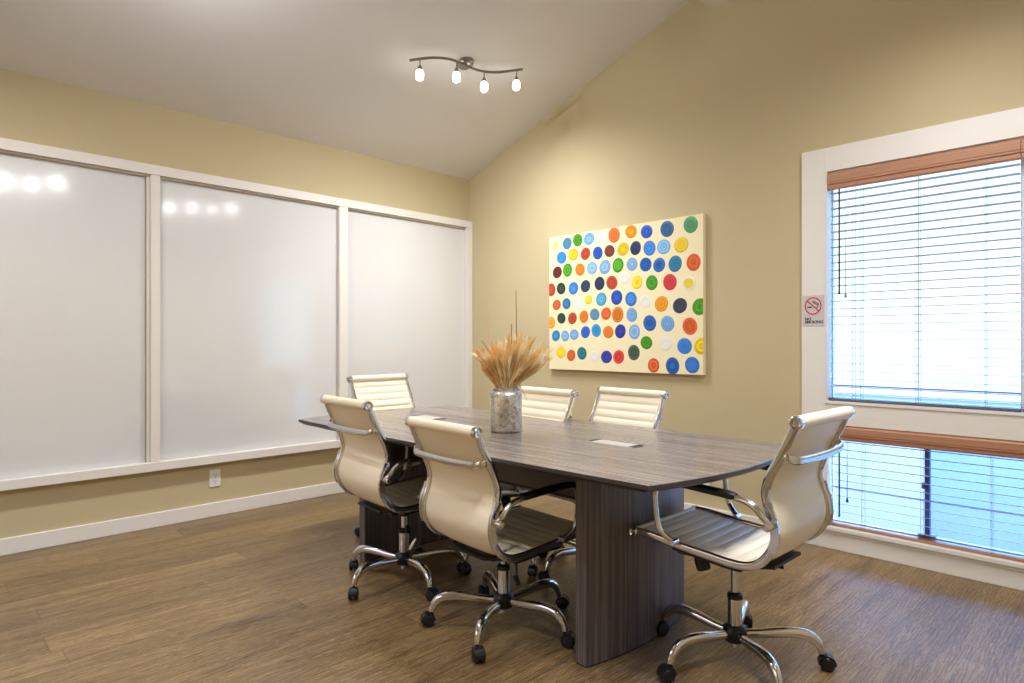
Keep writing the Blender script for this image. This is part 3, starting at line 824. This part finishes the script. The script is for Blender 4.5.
    for k in range(5):
        m = MB()
        pth = catmull([(0.030, 0, .107), (0.09, 0, .112), (0.155, 0, .121), (0.215, 0, .124), (0.255, 0, .116), (0.280, 0, .097), (0.293, 0, .075), (0.297, 0, .060)], 5)
        n = len(pth); sec3 = [(1.15 * math.cos(2 * PI * j / 14), 1.0 * math.sin(2 * PI * j / 14)) for j in range(14)]
        m.sweep(pth, [0.0125 + 0.0045 * math.sin(PI * min(1, i / n * 1.2)) if i < n * .8 else 0.0125 for i in range(n)], section=sec3)
        lg = m.build('base_leg', M['chrome'], hub); lg.rotation_euler = (0, 0, k * 2 * PI / 5)
        # caster: hood + two wheels, trailing
        m = MB()
        m.lathe([(0, 0), (0.006, 0), (0.006, 0.035), (0, 0.035)], (0, 0, 0.045), 10)
        tr = 0.016
        for sd in (-1, 1):
            mt = rot_between((tr, sd * 0.004, 0.0255), (0, sd, 0))
            m.lathe([(0, 0), (0.0235, 0.0), (0.0255, 0.003), (0.0255, 0.012), (0.0225, 0.0165), (0.012, 0.019), (0, 0.0195)], (0, 0, 0), 22, mt)
        hood = []
        for j in range(9):
            a = math.radians(-10 + 200 * j / 8); hood.append((tr + 0.0275 * math.cos(a), 0, 0.0265 + 0.0275 * math.sin(a)))
        m.sweep(hood, 1.0, section=[(0.017, 0.0018), (-0.017, 0.0018), (-0.017, -0.0018), (0.017, -0.0018)], up=(0, 1, 0), smooth=False)
        m.box(-0.008, 0.02, -0.0035, 0.0035, 0.02, 0.052, 0.001)
        ca = m.build('caster', M['black'], hub)
        a = k * 2 * PI / 5
        ca.location = (0.297 * math.cos(a), 0.297 * math.sin(a), 0); ca.rotation_euler = (0, 0, a)
    return r

def kids(o): return [c for c in bpy.data.objects if c.parent == o]
def copy_tree(o, parent=None):
    c = o.copy(); col.objects.link(c)
    if parent is not None: c.parent = parent
    for ch in kids(o): copy_tree(ch, c)
    return c

proto = make_chair()
random.seed(11)
G = 'ivory office chairs around the conference table'
#          x      y      yaw   dz    base angle  label
CH = [(3.354, -1.600, 179.2, 0.0, 35, 'ivory office chair at the right end of the table, beside the windows'),
      (2.549, -2.000, 86.6, -0.074, 9, 'ivory office chair at the near long side, closer to the camera, back turned'),
      (1.839, -2.000, 86.0, -0.030, 60, 'ivory office chair at the near long side, second from the camera, back turned'),
      (1.165, -1.500, 3.0, 0.012, -104, 'ivory office chair at the far left head of the table, facing the camera'),
      (1.965, -1.428, -94.0, -0.036, -15, 'ivory office chair on the far side, directly behind the silver jar'),
      (2.407, -1.228, -93.5, -0.028, -100, 'ivory office chair on the far side, below the painting and right of the jar')]
chairs = []
for i, (x, y, yaw, dz, ba, lb) in enumerate(CH):
    o = proto if i == 0 else copy_tree(proto)
    chairs.append(o)
    o.location = (x, y, 0); o.rotation_euler = (0, 0, math.radians(yaw))
    tag(o, lb, 'office chair', G)
for o, (x, y, yaw, dz, ba, lb) in zip(chairs, CH):
    for c in kids(o):
        nm = c.name.split('.')[0]
        if nm == 'star_base':
            c.rotation_euler = (0, 0, math.radians(ba - yaw))
            for w in kids(c):
                if w.name.startswith('caster'): w.rotation_euler[2] += random.uniform(-1.3, 1.3)
        elif nm != 'gas_lift':
            c.location.z += dz

# ------------------------------------------------------------------ jar with dried grasses
JX, JY, JZ = 2.243, -1.69, 0.7402
def m_mercury():
    t = NT('mercury_glass')
    a = t.noise(t.coords((1, 1, 1)), 55, 5, 0.7); bb = t.noise(t.coords((1, 1, 0.5)), 14, 4, 0.6)
    f = t.math('MULTIPLY', a, bb)
    c = t.ramp(f, [(0.10, lin((110, 98, 82))), (0.19, lin((180, 174, 165))), (0.30, lin((222, 220, 218)))])
    t.set(color=c, rough=t.math('MULTIPLY_ADD', a, 0.30, 0.16), metal=0.8)
    t.bump(a, 0.5, 0.004)
    return t.m
b = MB()
b.lathe([(0, 0.0), (0.068, 0.0), (0.074, 0.004), (0.0755, 0.012), (0.0765, 0.10), (0.0765, 0.172), (0.0745, 0.184), (0.066, 0.192), (0.064, 0.194), (0.064, 0.200), (0.0665, 0.203), (0.0665, 0.208), (0.063, 0.2095), (0.060, 0.207), (0.060, 0.19), (0.071, 0.176), (0.072, 0.10), (0.071, 0.012), (0, 0.010)], (JX, JY, JZ), 48)
tag(b.build('jar', m_mercury()), 'mottled silver glass jar standing on the table, holding dried grasses', 'jar')

random.seed(7)
M['straw'] = simple('golden_straw', (246, 200, 132), 0.7, spec=0.2, var=0.3, vscale=25)
M['straw2'] = simple('pale_straw', (252, 232, 192), 0.7, spec=0.2, var=0.15, vscale=25)
M['straw3'] = simple('amber_straw', (236, 182, 116), 0.7, spec=0.2, var=0.25, vscale=25)
M['twig'] = simple('dark_twig', (104, 70, 62), 0.7, var=0.2)
bq = empty('dried_grass_bouquet', (JX, JY, JZ + 0.011))
tag(bq, 'bushy bunch of golden dried grasses and twigs in the silver jar', 'dried plant')
Rv = Vector((0.7015, 0.7127, 0)); Fv = Vector((-0.7127, 0.7015, 0))
def stalk(mb, base, tip, bend, r0=0.0012):
    P = []
    for k in range(9):
        t_ = k / 8
        p = base.lerp(tip, t_) + bend * (t_ * t_)
        P.append(p)
    mb.sweep(P, [r0 * (1 - 0.4 * k / 8) for k in range(9)], 4, smooth=False)
    return P[-1], (P[-1] - P[-2]).normalized()
def plume(mb, p, d, L, w, n):
    """seed head: grains and long awns fanned along the axis"""
    side = d.orthogonal().normalized()
    for k in range(n):
        t_ = random.random()
        a = random.uniform(0, 2 * PI)
        o = (Matrix.Rotation(a, 3, d) @ side)
        q = p + d * (L * t_ * 0.75)
        e = q + d * L * random.uniform(.25, .5) + o * w * random.uniform(.4, 1.0)
        c = d.cross(o).normalized() * random.uniform(0.0007, 0.0016)
        m_ = q.lerp(e, 0.35)
        v = [mb.bm.verts.new(q), mb.bm.verts.new(m_ + c), mb.bm.verts.new(e), mb.bm.verts.new(m_ - c)]
        mb.face(v)
mbs = [MB(), MB(), MB()]
for i in range(270):
    mb = mbs[random.choice((0, 0, 1, 1, 1, 2))]
    a = random.uniform(0, 2 * PI); rr = random.random() ** 0.5
    base = Vector((math.cos(a), math.sin(a), 0)) * rr * 0.028 + Vector((0, 0, 0.004))
    # fans out in every direction, leaning a little to one side
    ang = random.uniform(-0.50, 0.80); ang2 = random.gauss(0, 0.27)
    Lh = random.uniform(0.15, 0.29) * (1.0 - 0.22 * abs(ang - 0.15)) * (1.08 if ang > 0 else 0.92)
    dr = (Rv * math.sin(ang) + Fv * math.sin(ang2) + Vector((0, 0, math.cos(ang)))).normalized()
    neck = base * 1.3 + Rv * ang * 0.055 + Fv * ang2 * 0.05; neck.z = 0.2
    rad = Vector((neck.x, neck.y, 0))
    if rad.length > 0.050: neck.x *= 0.050 / rad.length; neck.y *= 0.050 / rad.length
    mb.sweep([base, base.lerp(neck, 0.5), neck], 0.0012, 4, smooth=False)
    p, d = stalk(mb, neck, neck + dr * Lh * 0.8, dr * 0.0 + Rv * ang * 0.03)
    plume(mb, p - d * 0.10, d, random.uniform(0.10, 0.145), 0.024, 52)
for mb, mt, nm in zip(mbs, ('straw', 'straw2', 'straw3'), ('golden_grass', 'pale_grass', 'amber_grass')):
    o = mb.build(nm, M[mt], bq, recalc=False); o['kind'] = 'stuff'
def twig(pts, r, nm='twig', mat='twig'):
    mb = MB(); P = catmull([Rv * x + Fv * y + Vector((0, 0, z)) for x, y, z in pts], 6)
    mb.sweep(P, [r * (1 - 0.5 * k / len(P)) for k in range(len(P))], 6)
    return mb.build(nm, M[mat], bq)
twig([(0.01, 0, 0.01), (0.040, -.01, 0.21), (0.050, -.015, 0.40), (0.047, -.015, 0.665)], 0.0028)
twig([(0.0, -.01, 0.01), (0.008, -.03, 0.20), (0.022, -.04, 0.36), (0.027, -.045, 0.505)], 0.0030)
twig([(-.01, 0, 0.01), (-.040, 0.0, 0.21), (-.06, 0, 0.33), (-.090, 0, 0.385), (-.118, 0, 0.425)], 0.0022)
twig([(0, .02, 0.01), (-.03, .02, 0.21), (-.075, .01, 0.40), (-.078, .0, 0.47), (-.095, 0, 0.51), (-.082, 0, 0.55), (-.090, 0, 0.60), (-.105, 0, 0.635)], 0.0013, 'curly_stem', 'straw3')
twig([(0, .01, 0.01), (-.03, .01, 0.21), (-.070, .01, 0.38), (-.069, .0, 0.43), (-.085, 0, 0.47), (-.125, 0, 0.49), (-.155, 0, 0.505)], 0.0010, 'curly_stem', 'straw3')
twig([(0.01, -.01, 0.01), (0.050, -.02, 0.207), (0.075, -.03, 0.19), (0.095, -.03, 0.155), (0.100, -.03, 0.135)], 0.0012, 'curly_stem', 'twig')
pb_ = twig([(-.01, -.01, 0.01), (-.035, -.03, 0.21), (-.08, -.045, 0.29), (-.135, -.05, 0.345)], 0.0018, 'seed_stem', 'straw2')
mb = MB(); p0 = Rv * -.134 + Fv * -.05 + Vector((0, 0, .344)); mt = rot_between(p0, Rv * -1 + Vector((0, 0, .75)))
mb.lathe([(0, -0.004), (0.006, 0.004), (0.0085, 0.014), (0.007, 0.026), (0.003, 0.036), (0, 0.038)], (0, 0, 0), 10, mt); mb.build('seed_head', M['straw2'], pb_)

# ------------------------------------------------------------------ ceiling track lights
def m_shade():
    t = NT('frosted_lamp_glass'); nt = t.t; nt.nodes.remove(t.b); out = nt.nodes['Material Output']
    tr = t.n('ShaderNodeBsdfTransparent'); em = t.n('ShaderNodeEmission'); gl = t.n('ShaderNodeBsdfGlossy'); ad = t.n('ShaderNodeMixShader'); m2 = t.n('ShaderNodeMixShader')
    em.inputs['Color'].default_value = (1, 0.95, 0.86, 1); em.inputs['Strength'].default_value = 14
    gl.inputs['Roughness'].default_value = 0.1
    ad.inputs[0].default_value = 0.15; m2.inputs[0].default_value = 0.45
    t.l(tr.outputs[0], ad.inputs[1]); t.l(gl.outputs[0], ad.inputs[2]); t.l(ad.outputs[0], m2.inputs[1]); t.l(em.outputs[0], m2.inputs[2]); t.l(m2.outputs[0], out.inputs['Surface'])
    return t.m
M['shade'] = m_shade()
LAMP_W = 57.0
LAMP_COL = (0.98, 0.98, 1.0)
k_ = math.sqrt(1 + SL * SL)
def track_light(cx, cy, mirror, label, aim=None, dim=1.0):
    """canopy on the slope at (cx, cy); mirror = -1 on the right-hand slope"""
    r = empty('track_light', (cx, cy, zc(cx)))
    tag(r, label, 'ceiling light', 'four-lamp track lights on the sloped ceiling')
    sx = Vector((1, 0, SL * mirror)) / k_          # up-slope-ish x direction in the ceiling plane
    nrm = Vector((SL * mirror, 0, -1)) / k_        # into the room
    uy = Vector((0, 1, 0))
    def L(v, u, d): return sx * v * mirror + uy * u + nrm * d
    m = MB(); mt = rot_between((0, 0, 0), nrm)
    m.lathe([(0, 0.0005), (0.058, 0.0005), (0.060, 0.006), (0.052, 0.018), (0.030, 0.027), (0.012, 0.030), (0.010, 0.050), (0, 0.050)], (0, 0, 0), 32, mt)
    m.sweep([L(0, 0, .028), L(0.02, -0.01, .050), L(.041, -.02, .068)], 0.008, 10)
    m.build('canopy', M['steel'], r)
    pts = [(-.089, -.414), (-.045, -.361), (-.003, -.297), (.027, -.230), (.042, -.164), (.044, -.105), (.041, -.033), (.042, .05), (.058, .128), (.090, .202), (.133, .267), (.195, .347)]
    P = catmull([L(v, u, .07) for v, u in pts], 5)
    m = MB(); m.sweep(P, 1.0, section=[(0.010 * math.cos(a), 0.006 * math.sin(a)) for a in [2 * PI * k / 12 for k in range(12)]], up=tuple(nrm))
    m.build('light_bar', M['steel'], r)
    aims = [None, aim, None, aim]
    for aim, (v, u, tx, ty) in zip(aims, ((-.047, -.362, -.12, .05), (.044, -.128, -.10, .04), (.052, .108, -.05, .06), (.165, .315, -.06, .02))):
        p = L(v, u, .074)
        d = Vector((tx, ty, -1)).normalized() if aim is None else Vector((aim[0] + tx, aim[1] + ty * 3, aim[2])).normalized()
        m = MB()
        m.sweep([p, p + Vector((0, 0, -0.038))], 0.004, 8)
        q = p + Vector((0, 0, -0.036)); mt = rot_between(q, d)
        m.lathe([(0, 0), (0.008, 0.002), (0.012, 0.016), (0.019, 0.026), (0.019, 0.030), (0, 0.030)], (0, 0, 0), 16, mt)
        sk = m.build('lamp_socket', M['steel'], r)
        m = MB(); m.lathe([(0.016, 0.0305), (0.024, 0.042), (0.0265, 0.058), (0.0255, 0.078), (0.022, 0.090)], (0, 0, 0), 20, mt)
        m.build('lamp_shade', M['shade'], sk)
        ld = bpy.data.lights.new('bulb', 'SPOT'); ld.energy = LAMP_W * dim * (1.0 if aim is None else 0.75); ld.color = LAMP_COL; ld.shadow_soft_size = 0.017
        ld.spot_size = math.radians(172); ld.spot_blend = 1.0
        lo = bpy.data.objects.new('bulb', ld); link(lo, sk); lo.location = q + d * 0.062
        lo.rotation_euler = Vector((0, 0, -1)).rotation_difference(d).to_euler(); lo['kind'] = 'light'
    return r
track_light(1.150, -1.022, 1, 'brushed nickel track light with four bright lamps on the sloped ceiling above the table', dim=1.05)
track_light(RX - 0.95, -1.03, -1, 'track light on the right slope, mirrored as spots in the middle whiteboard', dim=0.55)
track_light(1.154, -3.45, 1, 'unseen track light added on the left slope above the view for fill light', aim=(0.0, 0.75, 0.25), dim=1.2)  # unseen fixture added as fill, alternate heads aimed forward and up
track_light(RX - 0.95, -2.86, -1, 'track light on the right slope, mirrored as spots in the left whiteboard')

# ------------------------------------------------------------------ daylight
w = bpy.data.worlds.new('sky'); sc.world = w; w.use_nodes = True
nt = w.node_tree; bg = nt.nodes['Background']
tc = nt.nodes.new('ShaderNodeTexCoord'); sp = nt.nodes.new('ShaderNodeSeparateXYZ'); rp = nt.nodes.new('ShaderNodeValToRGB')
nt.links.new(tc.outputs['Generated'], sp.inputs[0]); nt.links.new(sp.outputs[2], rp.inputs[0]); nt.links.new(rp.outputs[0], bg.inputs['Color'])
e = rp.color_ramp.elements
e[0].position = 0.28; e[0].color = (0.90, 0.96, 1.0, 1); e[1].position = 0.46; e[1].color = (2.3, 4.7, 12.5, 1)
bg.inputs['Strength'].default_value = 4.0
# daylight sampling portals exactly in the window openings and the added rear opening
for x0, x1, yy, z0, z1, rot in ((WX0, WX1, 0.13, UZ0, UZ1, -PI / 2), (WX0, WX1, 0.13, LZ0, LZ1, -PI / 2), (VX0, VX1, RY - 0.11, VZ0, VZ1, PI / 2)):
    ld = bpy.data.lights.new('daylight_portal', 'AREA'); ld.shape = 'RECTANGLE'; ld.size = x1 - x0; ld.size_y = z1 - z0; ld.energy = 1
    ld.cycles.is_portal = True
    lo = bpy.data.objects.new('daylight_portal', ld); col.objects.link(lo)
    lo.location = ((x0 + x1) / 2, yy, (z0 + z1) / 2); lo.rotation_euler = (rot, 0, 0)

# ------------------------------------------------------------------ camera
cam = bpy.data.cameras.new('camera'); co = bpy.data.objects.new('camera', cam); col.objects.link(co)
cam.sensor_fit = 'HORIZONTAL'; cam.sensor_width = 36.0; cam.lens = 628.0 / 1024 * 36
cam.shift_y = 1.0 / 1024
cam.clip_start = 0.02
co.location = (4.419, -3.792, 1.167); co.rotation_euler = (PI / 2, 0, math.radians(45.4526))
sc.camera = co
sc.view_settings.view_transform = 'Standard'; sc.view_settings.look = 'None'; sc.view_settings.gamma = 1.0
sc.view_settings.use_curve_mapping = False; sc.view_settings.exposure = 0.12
sc.cycles.use_denoising = True
sc.cycles.max_bounces = 10; sc.cycles.diffuse_bounces = 6; sc.cycles.transparent_max_bounces = 16
